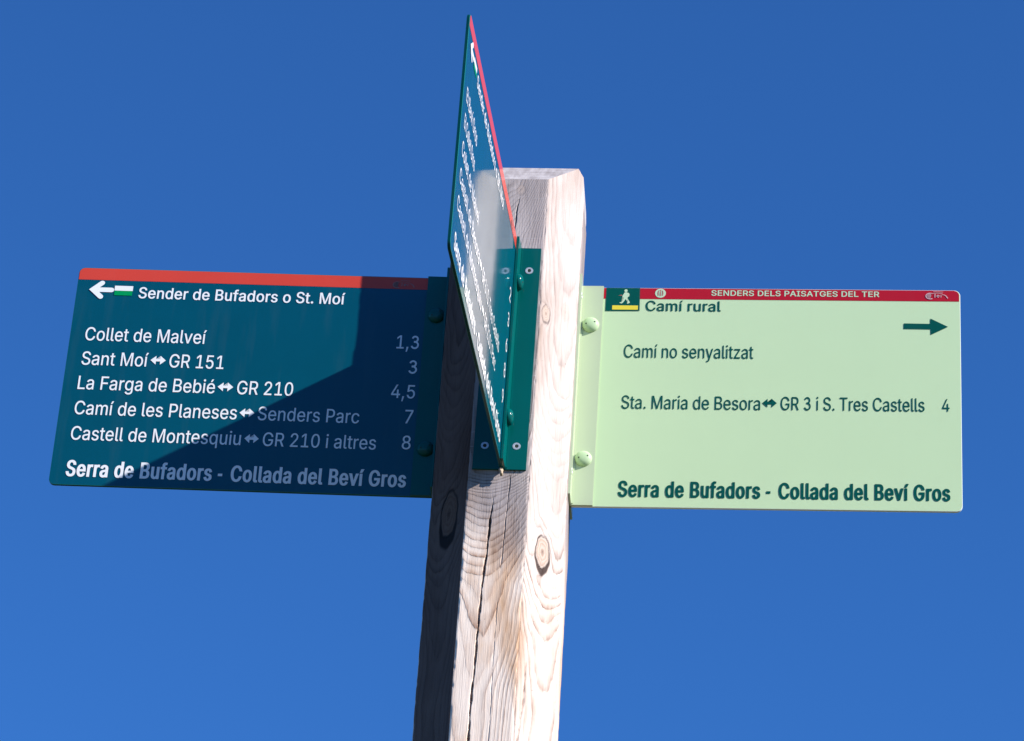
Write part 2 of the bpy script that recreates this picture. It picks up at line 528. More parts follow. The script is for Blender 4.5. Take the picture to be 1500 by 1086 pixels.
class Art:
    """flat printed shapes, mm in the sign's own frame, laid just over the panel's face"""
    def __init__(self, layer=1):
        self.bm = bmesh.new()
        self.y = -DECAL * layer

    def poly(self, pts):
        vs = [self.bm.verts.new((x / 1000, self.y, z / 1000)) for x, z in pts]
        f = self.bm.faces.new(vs)
        return self

    def rect(self, x0, z0, x1, z1):
        return self.poly([(x0, z0), (x1, z0), (x1, z1), (x0, z1)])

    def disc(self, cx, cz, rx, rz=None, n=28, rot=0):
        rz = rz or rx
        c, s = math.cos(rot), math.sin(rot)
        return self.poly([(cx + c * rx * math.cos(t) - s * rz * math.sin(t), cz + s * rx * math.cos(t) + c * rz * math.sin(t)) for t in (2 * math.pi * k / n for k in range(n))])

    def stroke(self, pts, w, w1=None, caps=True):
        """one ribbon with rounded ends, so nothing in it overlaps"""
        w1 = w if w1 is None else w1
        L, R = [], []
        n = len(pts)
        P = [Vector(p) for p in pts]
        for i, p in enumerate(P):
            d = (P[min(i + 1, n - 1)] - P[max(i - 1, 0)]).normalized()
            nn = Vector((-d.y, d.x))
            ww = (w + (w1 - w) * i / (n - 1)) / 2
            if 0 < i < n - 1:
                d0, d1 = (P[i] - P[i - 1]).normalized(), (P[i + 1] - P[i]).normalized()
                ww /= max(0.5, math.cos(d0.angle(d1) / 2))
            L.append(p + nn * ww)
            R.append(p - nn * ww)
        d = (P[-1] - P[-2]).normalized()
        d0 = (P[1] - P[0]).normalized()
        end, start = [], []
        if caps:
            a = math.atan2(d.y, d.x)
            end = [P[-1] + Vector((math.cos(a + t), math.sin(a + t))) * w1 / 2 for t in (-1.2, -.8, -.4, 0, .4, .8, 1.2)]
            a = math.atan2(-d0.y, -d0.x)
            start = [P[0] + Vector((math.cos(a + t), math.sin(a + t))) * w / 2 for t in (-1.2, -.8, -.4, 0, .4, .8, 1.2)]
        self.poly([tuple(q) for q in R + end + L[::-1] + start])
        return self

    def done(self, name, parent, m, dx=0):
        bmesh.ops.triangulate(self.bm, faces=self.bm.faces[:])
        for f in self.bm.faces:
            f.normal_update()
            if f.normal.y > 0:
                f.normal_flip()
        me = bpy.data.meshes.new(name)
        self.bm.to_mesh(me)
        self.bm.free()
        me.transform(Matrix.Translation((dx, 0, 0)))
        return link(name, me, parent, m)


# letter outlines: character, advance, then closed outlines in two-thousandths of an em
GLYPHS = """
,188:169,-239 274,142 135,142 75,-239
-300:70,330 330,330 330,450 70,450
.188:270,37 279,58 282,82 279,106 270,128 255,147 236,162 215,170 191,173 167,170 145,162 126,147 111,128 102,106 99,82 102,58 111,37 126,18 145,3 167,-6 191,-9 215,-6 236,3 255,18
0453:669,698 681,629 687,550 687,466 681,388 669,319 650,258 639,231 627,207 613,185 597,165 580,147 562,133 543,121 522,111 501,104 478,100 453,99 429,100 406,104 384,111 363,121 344,133 326,147 309,165 294,185 280,207 267,231 246,287 231,353 222,426 219,508 222,591 231,665 246,730 267,786 280,811 294,833 309,853 326,870 344,885 363,897 384,907 406,914 429,918 453,919 478,918 501,914 522,907 543,897 562,885 580,870 597,853 613,833 627,811 639,786 650,759;96,508 97,454 100,404 106,355 114,310 125,267 138,227 153,189 170,155 189,124 211,95 234,70 260,48 287,29 317,14 348,2 382,-7 417,-12 453,-14 490,-12 525,-7 558,2 590,14 619,29 647,48 672,70 696,95 717,124 736,155 753,189 769,227 781,267 792,310 800,355 806,404 809,454 811,508 809,562 806,612 800,661 792,706 781,749 768,790 753,827 736,862 716,893 695,921 672,947 646,969 618,988 589,1003 558,1016 525,1024 490,1029 453,1031 417,1029 382,1024 349,1016 318,1003 288,988 261,969 235,947 212,921 190,893 171,862 154,827 138,790 125,749 115,706 106,661 100,612 97,562
1453:425,109 153,109 153,0 782,0 782,109 552,109 552,1017 397,1017 172,854 172,716 425,897
2453:612,993 588,1005 563,1014 536,1022 509,1027 450,1031 420,1030 391,1027 363,1021 336,1014 311,1004 286,992 263,979 241,963 221,946 203,927 187,907 172,885 160,861 149,836 141,810 136,782 132,754 131,724 254,724 257,762 264,796 278,827 295,854 318,877 344,895 375,908 409,916 447,919 483,917 516,910 546,898 573,882 596,862 615,837 629,809 638,778 640,743 636,697 627,667 607,625 564,565 468,457 128,95 128,0 778,0 778,113 305,113 305,121 588,418 672,517 714,579 734,617 748,653 757,689 761,726 761,771 758,797 752,822 744,845 734,868 722,890 708,911 692,931 675,949 655,965
3453:260,778 273,814 292,842 319,865 352,883 390,895 430,899 470,895 508,883 541,865 568,842 587,814 598,785 601,756 596,726 584,697 564,671 536,648 502,630 469,620 343,617 347,489 481,493 549,511 607,541 656,582 695,633 720,691 729,753 722,816 699,875 663,927 615,970 558,1001 495,1020 430,1027 365,1020 302,1001 245,970 197,927 161,875 140,824;345,481 428,481 480,477 525,464 565,444 599,417 626,386 643,352 652,316 652,280 643,244 626,210 599,179 565,152 525,132 480,119 432,115 384,119 339,132 299,152 265,179 238,210 218,251 104,192 132,139 176,87 230,44 293,13 361,-7 432,-13 503,-7 571,13 634,44 688,87 732,139 763,199 779,264 779,332 763,397 732,457 688,509 634,552 571,583 503,603 432,609 345,609
4453:826,325 686,325 686,635 563,635 563,325 217,325 217,332 621,1017 494,1017 79,317 79,211 563,211 563,0 686,0 686,211 826,211
5453:135,505 256,492 278,509 319,531 368,546 419,553 457,553 496,546 532,533 565,514 594,489 617,459 636,424 648,387 655,346 655,303 649,263 637,226 619,192 596,163 568,139 536,120 501,107 463,100 425,100 392,105 361,114 333,128 307,145 285,166 267,190 254,217 246,246 244,261 119,261 122,235 126,210 133,186 141,163 152,141 166,120 197,82 235,49 280,22 304,11 330,2 384,-10 442,-14 475,-12 506,-9 535,-3 564,6 591,17 617,30 642,46 665,63 686,83 705,104 722,127 738,151 751,177 762,205 771,233 777,263 781,294 781,351 776,397 765,441 749,483 729,520 704,555 675,585 643,611 607,633 568,650 526,661 482,666 423,665 372,655 324,637 268,603 301,904 733,904 733,1017 192,1017
6453:735,145 748,170 759,197 767,224 773,253 777,283 778,314 777,345 773,375 768,403 761,430 751,455 739,480 725,502 710,523 693,542 674,560 654,575 632,589 608,601 583,611 557,618 529,624 500,627 442,627 403,618 369,603 349,591 644,1017 505,1017 248,641 204,569 172,506 150,451 135,399 128,348 128,291 132,261 138,231 146,202 156,175 169,149 184,124 200,102 219,81 239,62 261,45 284,29 309,16 336,5 363,-3 392,-9 422,-12 453,-14 484,-12 513,-9 542,-3 569,5 595,16 620,29 644,44 665,60 685,79 704,99 720,121;285,187 268,220 256,256 251,296 251,337 256,376 268,411 285,443 307,471 333,494 363,512 397,524 433,530 472,530 509,524 542,511 572,493 598,470 619,442 637,410 648,374 654,335 654,294 648,255 637,220 619,187 598,159 572,135 542,117 509,104 472,98 433,98 397,104 363,117 333,135 307,159
7453:781,897 781,1017 124,1017 124,904 647,904 647,897 194,0 330,0
8453:719,616 732,638 744,660 752,684 758,708 762,734 763,761 762,786 759,811 753,834 745,857 735,879 723,900 692,937 656,970 612,996 588,1007 537,1022 482,1030 423,1030 367,1022 341,1015 316,1007 269,983 229,954 211,937 195,919 181,900 169,879 159,857 151,834 145,811 142,786 141,761 142,734 146,708 152,683 161,660 172,637 185,616 201,596 219,578 238,564 259,551 305,529 268,519 234,504 202,482 174,455 150,425 130,390 115,352 107,313 104,270 105,243 109,217 115,192 124,168 135,145 148,124 164,103 182,84 201,66 223,50 246,36 271,23 298,12 326,3 356,-5 419,-13 486,-13 549,-5 579,3 607,12 634,23 659,36 682,50 704,66 723,84 741,103 757,124 771,145 782,168 790,192 797,217 800,243 801,292 795,333 783,372 765,408 743,441 717,469 687,494 654,512 601,534 624,541 646,551 667,564 686,579 703,596;614,661 596,637 574,617 548,601 519,589 487,581 453,579 418,581 385,589 355,601 329,617 307,637 289,661 276,688 268,718 266,751 268,784 276,813 289,840 307,864 329,883 355,899 384,911 417,917 453,920 488,917 521,911 550,899 576,883 598,864 615,840 628,813 636,784 638,751 636,718 628,688;322,437 355,453 392,464 432,470 473,470 512,464 549,453 582,437 611,416 634,391 653,362 666,331 672,296 673,260 666,227 654,197 636,170 613,147 585,128 553,114 516,104 475,99 430,99 389,104 352,114 319,128 290,147 267,170 250,197 238,227 232,260 232,296 238,331 251,362 270,391 294,416
9453:169,873 156,847 146,821 138,793 132,765 128,735 127,703 128,672 131,643 137,614 144,588 154,562 166,538 180,515 195,494 212,475 231,458 252,442 274,428 298,416 323,407 349,399 377,394 406,390 463,391 501,399 536,414 555,426 261,0 401,0 656,376 700,448 733,511 755,566 770,619 777,669 777,726 773,757 767,787 759,815 749,842 736,869 721,893 704,916 686,937 666,956 644,973 620,988 595,1001 569,1012 542,1020 513,1026 483,1030 452,1031 421,1030 392,1026 364,1020 336,1012 310,1002 285,989 261,974 240,957 219,939 201,918 184,896;620,830 637,797 648,761 654,722 654,680 648,642 637,607 620,574 598,547 572,524 542,506 508,494 471,488 433,488 397,494 364,506 334,524 307,547 286,575 269,608 257,643 251,683 251,724 257,762 269,798 286,830 307,859 334,882 364,901 397,913 433,920 472,920 508,913 542,901 572,882 598,858
A480:926,0 552,1017 403,1017 33,0 170,0 269,284 689,284 790,0;477,912 574,605 648,397 309,397 435,771
B456:658,981 633,992 607,1001 579,1008 549,1013 482,1017 120,1017 120,0 532,1 568,4 602,9 634,16 662,25 689,36 713,49 735,63 755,78 772,95 787,114 800,133 820,176 832,223 836,272 832,323 822,367 805,406 782,440 756,468 726,491 694,508 662,519 630,524 630,533 673,549 713,572 736,591 756,614 773,640 786,671 794,707 796,748 792,796 781,842 762,884 749,904 735,922 718,939 700,954 680,968;249,903 480,903 511,902 540,898 565,892 588,883 608,872 625,858 639,842 651,825 660,806 667,787 671,766 671,727 666,695 654,666 637,640 616,618 591,600 561,586 529,576 494,571 249,571;577,450 611,436 641,417 665,394 685,368 699,338 708,307 711,273 709,251 705,230 698,211 688,192 675,175 660,159 641,146 618,134 591,125 561,119 527,115 249,114 249,462 518,461 539,459
C510:367,864 392,879 419,891 446,900 474,906 504,910 567,910 615,902 660,887 702,865 739,837 770,802 795,761 812,714 817,696 946,696 934,747 917,794 896,837 869,876 839,911 804,942 766,969 725,991 680,1009 634,1021 585,1029 535,1031 492,1029 450,1024 410,1015 372,1003 335,987 300,967 268,944 237,919 209,890 183,858 160,824 139,786 121,746 107,703 95,658 87,611 82,561 81,508 82,456 87,406 95,358 107,313 121,271 139,230 160,193 183,158 209,127 237,98 268,73 300,50 335,30 372,15 410,2 450,-7 492,-12 560,-13 610,-8 658,2 704,17 746,37 786,62 823,91 855,124 884,161 908,202 927,247 941,295 946,321 817,321 801,272 779,229 750,192 715,161 675,137 631,120 584,109 535,106 504,107 475,111 446,118 419,127 393,138 368,153 344,169 322,189 301,210 283,234 266,260 250,289 237,320 226,353 218,389 212,426 208,466 207,508 208,550 212,590 218,628 226,663 237,697 250,728 265,756 282,783 301,807 321,828 343,848
D502:867,237 884,277 898,319 909,363 917,410 922,459 923,511 922,562 917,611 909,657 898,701 884,743 867,782 847,819 824,852 798,883 770,910 739,935 705,957 669,975 630,990 589,1002 545,1011 499,1016 120,1017 120,0 438,0 488,2 536,7 581,15 624,27 664,43 701,61 736,83 768,108 797,136 823,167 846,201;249,114 249,903 480,902 516,898 550,892 582,882 612,871 639,856 664,839 688,820 709,799 727,775 744,749 758,721 770,691 780,659 788,624 794,588 797,551 798,511 797,471 794,432 788,396 780,361 770,329 758,298 743,270 726,243 707,219 686,198 662,178 636,161 607,147 576,135 543,126 508,119 470,115
E419:711,572 249,572 249,903 745,903 745,1017 120,1017 120,0 750,0 750,114 249,114 249,457 711,457
F410:692,557 249,557 249,903 738,903 738,1017 120,1017 120,0 249,0 249,442 692,442
G520:366,865 391,879 417,891 444,900 472,906 501,910 549,911 599,905 645,892 687,871 724,844 756,811 783,773 804,729 816,697 948,697 937,745 920,790 898,833 872,872 841,907 806,939 768,966 726,989 681,1007 633,1020 582,1028 530,1031 487,1029 446,1024 407,1015 369,1003 332,987 298,967 265,944 235,919 207,890 182,858 159,824 138,786 121,746 106,703 95,658 87,611 82,561 81,508 82,456 87,406 95,359 106,314 121,271 138,231 159,194 182,159 207,127 235,99 266,73 299,50 334,31 371,15 410,2 450,-7 493,-12 537,-14 577,-12 615,-8 652,-1 687,9 721,22 753,38 783,56 812,76 837,99 861,124 882,152 902,182 918,213 932,247 942,283 950,320 954,359 956,511 565,511 565,398 829,398 825,347 820,320 813,294 804,270 792,247 779,225 764,205 748,187 730,170 710,155 689,142 667,131 643,122 618,115 566,107 537,106 507,107 477,111 448,118 420,127 394,139 368,153 344,170 322,189 301,211 283,235 266,261 250,290 237,320 226,354 218,389 212,426 208,466 207,508 208,550 212,590 218,628 226,663 237,697 250,728 265,757 282,783 301,807 321,829 343,848
I300:539,1017 62,1017 62,903 236,903 236,114 62,114 62,0 539,0 539,114 365,114 365,903 539,903
L393:249,114 249,1017 120,1017 120,0 722,0 722,114
M628:1009,0 1136,0 1136,1017 953,1017 629,145 554,374 303,1017 120,1017 120,0 244,0 239,872 341,582 572,0 684,0 1013,875 1009,582
N523:404,580 774,0 927,0 927,1017 798,1017 803,181 805,156 686,365 272,1017 120,1017 120,0 250,0 240,860 346,676
O533:817,729 830,698 841,665 849,629 856,591 859,551 860,508 859,466 856,426 849,388 841,353 830,319 817,288 801,259 784,233 765,209 745,188 723,169 699,152 674,138 648,126 621,117 593,111 564,107 534,106 504,107 475,111 447,117 420,126 394,138 368,152 345,169 322,188 302,210 283,233 266,260 251,288 237,320 226,353 218,388 212,426 208,466 207,508 208,550 212,590 218,628 226,664 237,697 251,729 266,757 283,784 302,808 322,829 345,848 368,865 394,879 420,891 447,900 475,906 504,910 534,912 564,910 593,906 621,900 648,891 674,880 699,865 723,849 745,830 765,808 784,784 801,758;81,508 82,456 87,406 95,358 107,313 122,271 140,230 161,193 184,158 209,127 238,98 268,73 301,50 336,30 372,15 410,2 450,-7 491,-12 534,-14 577,-12 618,-7 658,2 696,15 732,30 767,50 800,73 830,98 858,127 884,158 907,193 928,230 945,271 960,313 971,358 980,406 984,456 986,508 984,561 980,611 971,658 960,703 945,746 928,786 907,824 884,858 858,890 830,919 800,944 767,967 732,987 696,1003 658,1015 618,1024 577,1029 534,1031 491,1029 450,1024 410,1015 372,1003 336,987 301,967 268,944 238,919 209,890 184,858 161,824 140,786 122,746 107,703 95,658 87,611 82,561
P445:609,868 637,845 658,818 673,787 683,752 688,715 688,675 683,638 673,604 658,572 637,545 610,522 577,504 537,492 491,486 249,485 249,904 490,903 537,897 576,885;665,975 638,988 609,998 578,1007 544,1013 508,1016 120,1017 120,0 249,0 249,371 508,373 544,376 578,382 609,391 638,401 665,414 689,430 712,447 732,465 750,485 766,507 779,531 791,556 801,582 808,609 813,637 817,695 813,754 808,782 801,809 791,835 779,859 766,883 750,904 732,925 712,943 689,960
R449:611,870 638,849 659,824 674,794 685,761 690,724 690,685 685,649 674,616 659,587 638,562 611,542 578,526 539,516 493,511 249,510 249,904 491,903 538,898 578,887;666,977 639,989 610,1000 579,1007 546,1013 510,1016 120,1017 120,0 249,0 249,395 494,396 706,0 856,0 627,418 666,434 690,448 713,464 733,481 751,500 767,520 781,543 792,567 802,592 809,618 814,645 819,704 814,763 809,790 802,817 792,842 781,866 767,889 751,910 733,929 713,947 691,963
S447:104,745 106,712 111,681 121,652 134,626 151,601 172,578 197,558 225,538 255,521 290,505 327,491 560,422 606,402 644,377 664,358 679,335 688,309 691,279 687,244 677,212 659,184 635,158 606,137 572,121 534,108 492,101 447,98 388,103 351,112 316,124 285,142 258,163 237,189 221,219 211,254 209,273 76,273 79,245 85,217 92,191 102,166 114,143 128,120 144,99 162,80 182,62 205,46 229,31 255,18 283,7 313,-2 344,-9 411,-17 485,-17 521,-13 555,-8 588,0 618,9 647,21 673,35 697,50 720,67 740,86 757,105 773,127 786,150 797,173 806,198 812,224 815,250 816,300 810,341 797,378 779,411 757,439 732,464 687,495 640,520 354,610 310,630 273,657 252,678 238,704 231,734 231,767 237,796 249,824 267,849 290,870 319,888 352,902 388,912 429,916 480,916 508,912 535,906 560,898 583,888 604,875 624,860 640,843 653,824 663,803 670,780 675,756 802,756 800,782 795,807 788,831 779,854 768,876 754,897 738,917 721,936 701,953 680,968 632,995 606,1006 578,1015 549,1022 487,1030 421,1030 360,1022 330,1015 302,1006 275,996 250,983 226,969 204,953 184,935 166,916 150,896 136,873 124,850 115,826 109,800 105,773
T449:385,0 513,0 513,903 834,903 834,1017 64,1017 64,903 385,903
a389:253,618 286,639 312,650 341,657 391,662 440,657 467,649 491,638 511,622 527,604 539,582 547,557 551,509 549,493 542,479 531,470 505,460 251,421 200,407 155,386 128,369 105,347 86,322 72,292 64,257 61,216 65,169 76,126 85,107 107,72 136,43 170,20 209,2 251,-10 296,-16 341,-17 380,-12 415,-4 459,16 494,40 528,77 545,104 553,104 553,0 673,0 672,530 666,580 653,622 635,657 612,687 586,711 541,737 494,755 416,768 367,768 306,761 266,751 227,736 191,717 157,692 127,662 102,625 82,582 200,548 221,584;533,369 551,380 550,260 545,230 534,201 518,173 497,148 471,127 440,109 404,97 363,92 311,92 272,100 238,115 211,136 198,154 189,174 184,197 184,224 189,249 200,270 215,287 245,307 295,325 442,348
b424:780,378 779,417 776,454 770,489 762,523 752,555 740,585 725,613 709,639 691,663 671,685 649,704 626,721 601,736 575,748 548,757 519,764 489,768 435,768 393,763 358,753 316,729 283,701 236,638 227,638 227,1017 105,1017 105,0 224,0 224,117 236,117 284,52 317,24 345,8 377,-6 415,-14 459,-16 490,-15 520,-11 548,-4 576,5 602,17 626,32 650,49 671,69 691,91 709,114 725,141 740,169 752,199 762,231 770,265 776,301 779,338;226,351 226,406 231,458 242,504 259,546 280,582 307,612 339,635 357,644 376,651 418,659 463,659 485,656 506,650 525,643 543,634 575,610 602,579 623,543 639,501 650,455 656,405 656,352 650,302 639,255 623,212 601,175 574,144 542,120 524,110 505,103 485,98 440,94 397,98 377,103 358,110 340,119 308,143 281,173 259,209 243,252 232,299
c396:290,620 307,632 326,642 346,650 367,655 390,659 439,659 484,650 523,633 562,601 586,570 603,534 606,524 723,554 705,601 680,644 648,681 610,712 567,736 520,754 469,765 414,769 381,767 349,763 318,757 288,747 260,735 234,720 209,702 185,683 164,661 145,637 127,610 112,582 99,552 88,520 79,486 73,451 69,414 68,375 69,337 73,300 79,265 88,232 99,200 112,170 127,142 145,116 164,92 185,70 209,50 234,33 260,18 288,5 318,-4 349,-11 381,-15 433,-16 487,-10 538,4 584,25 626,53 662,87 692,126 715,172 726,205 608,234 589,186 564,153 533,126 496,107 452,95 414,93 390,94 367,97 346,103 326,110 307,120 290,132 260,161 236,195 217,235 203,279 195,326 193,375 195,425 203,472 217,517 236,557 260,591
d424:613,117 625,117 625,0 744,0 744,1017 621,1017 621,638 612,638 575,691 545,720 506,745 474,758 436,766 391,769 360,768 330,764 302,757 275,748 248,736 224,721 200,704 179,685 159,663 141,639 124,613 110,585 97,555 87,523 79,489 73,454 69,417 68,378 69,338 73,301 79,265 86,231 97,199 109,169 124,141 140,114 158,91 178,69 200,49 223,32 248,17 274,5 301,-4 330,-11 360,-15 413,-16 454,-10 489,0 532,24 565,52;193,352 193,405 199,455 209,501 226,543 247,579 274,610 289,623 306,634 324,643 343,650 364,656 409,660 453,656 473,651 492,644 510,635 542,612 569,582 590,546 607,504 617,458 623,406 623,351 617,299 606,252 590,209 568,173 542,143 509,119 492,110 473,103 431,95 386,95 365,98 344,103 325,110 307,120 275,144 248,175 226,212 210,255 199,302
e404:603,517 613,475 618,442 193,443 198,483 210,521 227,557 249,588 277,615 309,637 346,652 388,659 433,659 473,652 509,638 540,616 566,589 587,556;68,374 69,336 73,299 79,265 87,231 98,200 111,170 127,142 144,115 163,92 185,70 208,50 234,33 261,18 290,5 321,-4 354,-11 388,-15 450,-16 499,-10 544,1 585,18 623,39 655,64 684,94 706,126 724,162 730,182 611,211 594,175 571,145 542,122 507,105 468,96 425,92 380,96 339,106 302,123 270,147 243,176 221,212 205,254 195,302 192,339 742,339 741,421 735,483 723,539 704,587 681,630 654,666 622,696 588,721 551,740 512,754 472,764 431,768 377,767 345,763 314,756 284,747 257,734 230,719 205,701 183,681 162,659 143,634 126,608 111,579 98,549 87,517 79,483 73,448 69,412
f254:283,0 283,654 456,654 456,759 283,759 284,855 290,885 301,910 318,928 341,941 372,947 455,937 485,1042 424,1057 375,1060 339,1057 304,1050 270,1038 240,1020 213,998 191,972 175,940 164,904 161,863 161,759 13,759 13,654 161,654 161,0
g425:110,180 125,154 142,129 160,107 180,87 202,69 225,53 250,40 276,29 303,20 331,14 360,11 413,10 454,15 489,25 532,47 564,73 612,137 623,137 623,-12 621,-42 616,-69 608,-93 597,-115 582,-134 564,-150 544,-164 522,-175 498,-184 471,-190 444,-193 393,-194 355,-190 323,-182 283,-163 252,-140 203,-81 101,-139 128,-181 165,-220 194,-243 229,-263 268,-279 312,-291 360,-299 414,-301 473,-298 529,-288 581,-272 605,-261 628,-248 649,-234 668,-218 685,-200 701,-180 714,-158 725,-134 734,-108 740,-80 744,-50 745,759 626,759 626,638 615,638 576,692 546,721 507,746 475,759 436,766 392,769 361,768 331,764 303,757 276,748 250,736 225,721 201,704 179,685 159,664 141,640 125,614 110,587 97,557 87,525 79,492 73,457 69,421 68,382 69,344 73,307 79,272 87,240 97,209;217,525 236,563 261,596 290,623 307,634 325,643 344,650 365,656 410,660 454,656 474,651 493,644 511,635 543,612 570,583 591,548 608,507 619,461 624,412 624,358 619,308 607,263 591,223 569,189 542,162 511,140 474,126 432,119 387,119 345,126 308,141 275,163 248,192 226,226 210,266 199,310 193,359 193,411 199,459 203,482
h410:446,657 469,653 491,646 511,636 530,624 546,609 560,591 572,571 580,549 587,525 591,499 592,0 714,0 713,512 706,569 700,595 691,619 681,642 657,681 642,697 626,712 609,726 570,747 527,761 480,768 427,768 400,764 374,758 350,749 326,738 304,724 284,708 264,688 247,664 227,630 227,1017 105,1017 105,0 227,0 228,475 234,515 245,550 262,580 283,606 308,626 336,642 368,652 402,658
i167:94,1007 85,988 83,966 85,945 94,926 108,909 125,896 145,888 167,886 190,888 210,896 228,909 242,926 250,945 253,966 250,988 242,1007 228,1024 210,1037 190,1045 167,1047 145,1045 125,1037 108,1024;227,0 227,759 105,759 105,0
j167:218,1031 199,1042 178,1047 155,1047 134,1042 115,1031 99,1016 88,998 83,977 83,955 88,935 99,917 115,902 134,892 155,886 178,886 199,892 218,902 235,917 246,935 251,955 251,977 246,998 235,1016;211,-163 222,-125 227,-83 227,759 105,759 104,-76 99,-107 88,-133 72,-153 62,-160 36,-170 -20,-173 -20,-285 31,-285 75,-279 112,-267 145,-249 172,-226 194,-197
k381:569,759 241,423 227,423 227,1017 105,1017 105,0 227,0 227,280 308,356 588,0 744,0 402,433 720,759
l189:269,106 252,113 240,125 233,142 228,181 227,1017 105,1017 105,169 106,142 110,117 116,95 124,75 135,56 148,40 163,27 181,15 202,6 225,0 250,-4 361,5 339,109 292,104
m610:1113,539 1106,591 1099,615 1091,637 1070,675 1043,708 1012,733 976,752 937,765 895,771 853,772 815,767 779,757 745,742 714,723 687,699 663,672 644,642 634,620 628,640 618,663 605,684 591,704 575,721 556,737 536,750 514,760 491,767 465,771 422,772 390,767 359,758 329,745 302,727 277,705 254,678 235,646 225,620 224,759 105,759 105,0 227,0 228,496 233,532 244,564 260,591 280,614 302,633 328,647 356,656 384,660 420,660 440,657 458,651 475,644 491,634 506,622 519,608 529,593 538,577 544,559 547,540 548,0 671,0 671,510 676,540 685,568 698,592 715,614 736,632 761,646 789,656 820,660 857,660 895,652 929,636 945,625 959,612 971,597 980,578 986,557 990,534 991,0 1114,0
n410:446,657 469,653 491,646 511,636 530,624 546,609 560,591 572,571 580,549 587,525 591,499 592,0 714,0 713,512 706,569 700,595 691,619 681,642 656,681 642,697 626,712 609,726 570,747 527,761 480,768 427,768 400,764 374,758 350,749 326,738 304,724 284,708 264,688 247,664 224,622 223,759 105,759 105,0 227,0 228,475 234,515 245,550 262,580 283,606 308,626 336,642 368,652 402,658
o415:622,494 632,448 638,400 638,350 632,302 622,257 605,214 584,177 556,145 540,132 523,120 504,110 484,103 462,97 439,94 390,94 367,97 346,103 326,110 307,120 290,132 260,161 236,195 217,235 203,279 195,326 193,375 195,425 203,472 217,517 236,557 260,591 290,620 307,632 326,642 346,650 367,655 390,659 439,659 462,655 484,650 504,642 523,632 540,620 571,591 595,557 605,537;68,375 69,337 73,300 79,265 88,232 99,200 112,170 127,142 145,116 164,92 185,70 209,50 234,33 260,18 288,5 318,-4 349,-11 381,-15 414,-16 449,-15 481,-11 512,-4 542,5 570,18 597,33 622,50 645,70 667,92 686,116 703,142 719,170 732,200 743,232 751,265 757,300 761,337 762,375 761,414 757,451 751,486 743,520 732,552 719,582 703,610 686,637 667,661 645,683 622,702 597,720 570,735 542,747 512,757 481,763 449,767 414,769 381,767 349,763 318,757 288,747 260,735 234,720 209,702 185,683 164,661 145,637 127,610 112,582 99,552 88,520 79,486 73,451 69,414
p424:236,117 285,52 318,24 345,8 377,-6 415,-14 459,-16 490,-15 520,-11 548,-4 576,5 602,17 626,32 650,49 671,69 691,91 709,114 725,141 740,169 752,199 762,231 770,265 776,301 779,338 780,378 779,417 776,454 770,489 762,523 752,555 740,585 725,613 709,639 691,663 671,685 649,704 626,721 601,736 575,748 548,757 519,764 489,768 435,768 393,763 358,753 316,729 283,701 236,638 224,638 224,759 105,759 105,-285 227,-285 227,117;226,351 226,406 231,458 242,504 259,546 280,582 307,612 339,635 357,644 376,651 418,659 463,659 485,656 506,650 525,643 543,634 575,610 602,579 623,543 639,501 650,455 656,405 656,352 650,302 639,255 623,212 601,175 574,144 542,120 524,110 505,103 485,98 440,94 397,98 377,103 358,110 340,119 308,143 281,173 259,209 243,252 232,299
q424:625,638 613,638 566,701 533,729 506,745 474,758 436,766 391,769 360,768 330,764 302,757 275,748 248,736 224,721 200,704 179,685 159,663 141,639 124,613 110,585 97,555 87,523 79,489 73,454 69,417 68,378 69,338 73,301 79,265 86,231 97,199 109,169 124,141 140,114 158,91 178,69 200,49 223,32 248,17 274,5 301,-4 330,-11 360,-15 413,-16 454,-10 489,0 532,24 565,52 612,117 621,117 621,-285 744,-285 744,759 625,759;193,352 193,405 199,455 209,501 226,543 247,579 274,610 289,623 306,634 324,643 343,650 364,656 409,660 453,656 473,651 492,644 510,635 542,612 569,582 590,546 607,504 617,458 623,406 623,351 617,299 606,252 590,209 568,173 542,143 509,119 492,110 473,103 431,95 386,95 365,98 344,103 325,110 307,120 275,144 248,175 226,212 210,255 199,302
r259:404,769 362,761 323,745 288,722 260,694 239,660 231,642 223,642 223,759 105,759 105,0 227,0 228,491 233,524 244,553 260,580 280,603 305,621 333,636 363,646 396,651 487,645 487,767
s365:71,188 83,146 100,109 124,76 152,48 186,25 224,7 267,-6 314,-14 364,-16 420,-13 472,-3 520,13 561,35 596,62 625,94 636,112 646,130 653,150 658,170 662,213 661,238 657,262 650,285 640,306 628,325 612,343 594,359 573,374 549,387 522,399 492,410 323,451 287,464 259,478 238,496 225,516 218,541 218,570 222,584 228,598 237,611 248,623 277,643 312,657 353,664 398,664 420,661 439,657 456,650 472,642 497,620 516,595 531,569 536,554 648,580 635,616 619,648 598,678 572,705 542,727 508,745 468,758 424,766 374,769 322,766 274,756 230,741 191,720 157,694 130,663 110,628 98,590 94,548 95,522 99,498 106,475 116,454 129,434 144,416 163,400 184,385 208,371 235,359 265,349 442,306 473,294 498,280 517,262 529,242 535,218 535,190 531,176 524,162 515,149 503,136 489,125 472,114 454,106 434,99 388,92 340,92 300,98 264,111 248,121 234,131 221,144 210,159 201,175 194,193 188,213
t227:13,759 13,654 130,654 130,186 131,156 136,129 143,104 154,81 167,61 184,43 203,27 225,14 249,5 276,-3 305,-7 406,-2 426,3 404,107 341,100 312,102 289,110 272,123 261,141 254,165 252,195 252,654 408,654 408,759 252,759 252,942 130,942 130,759
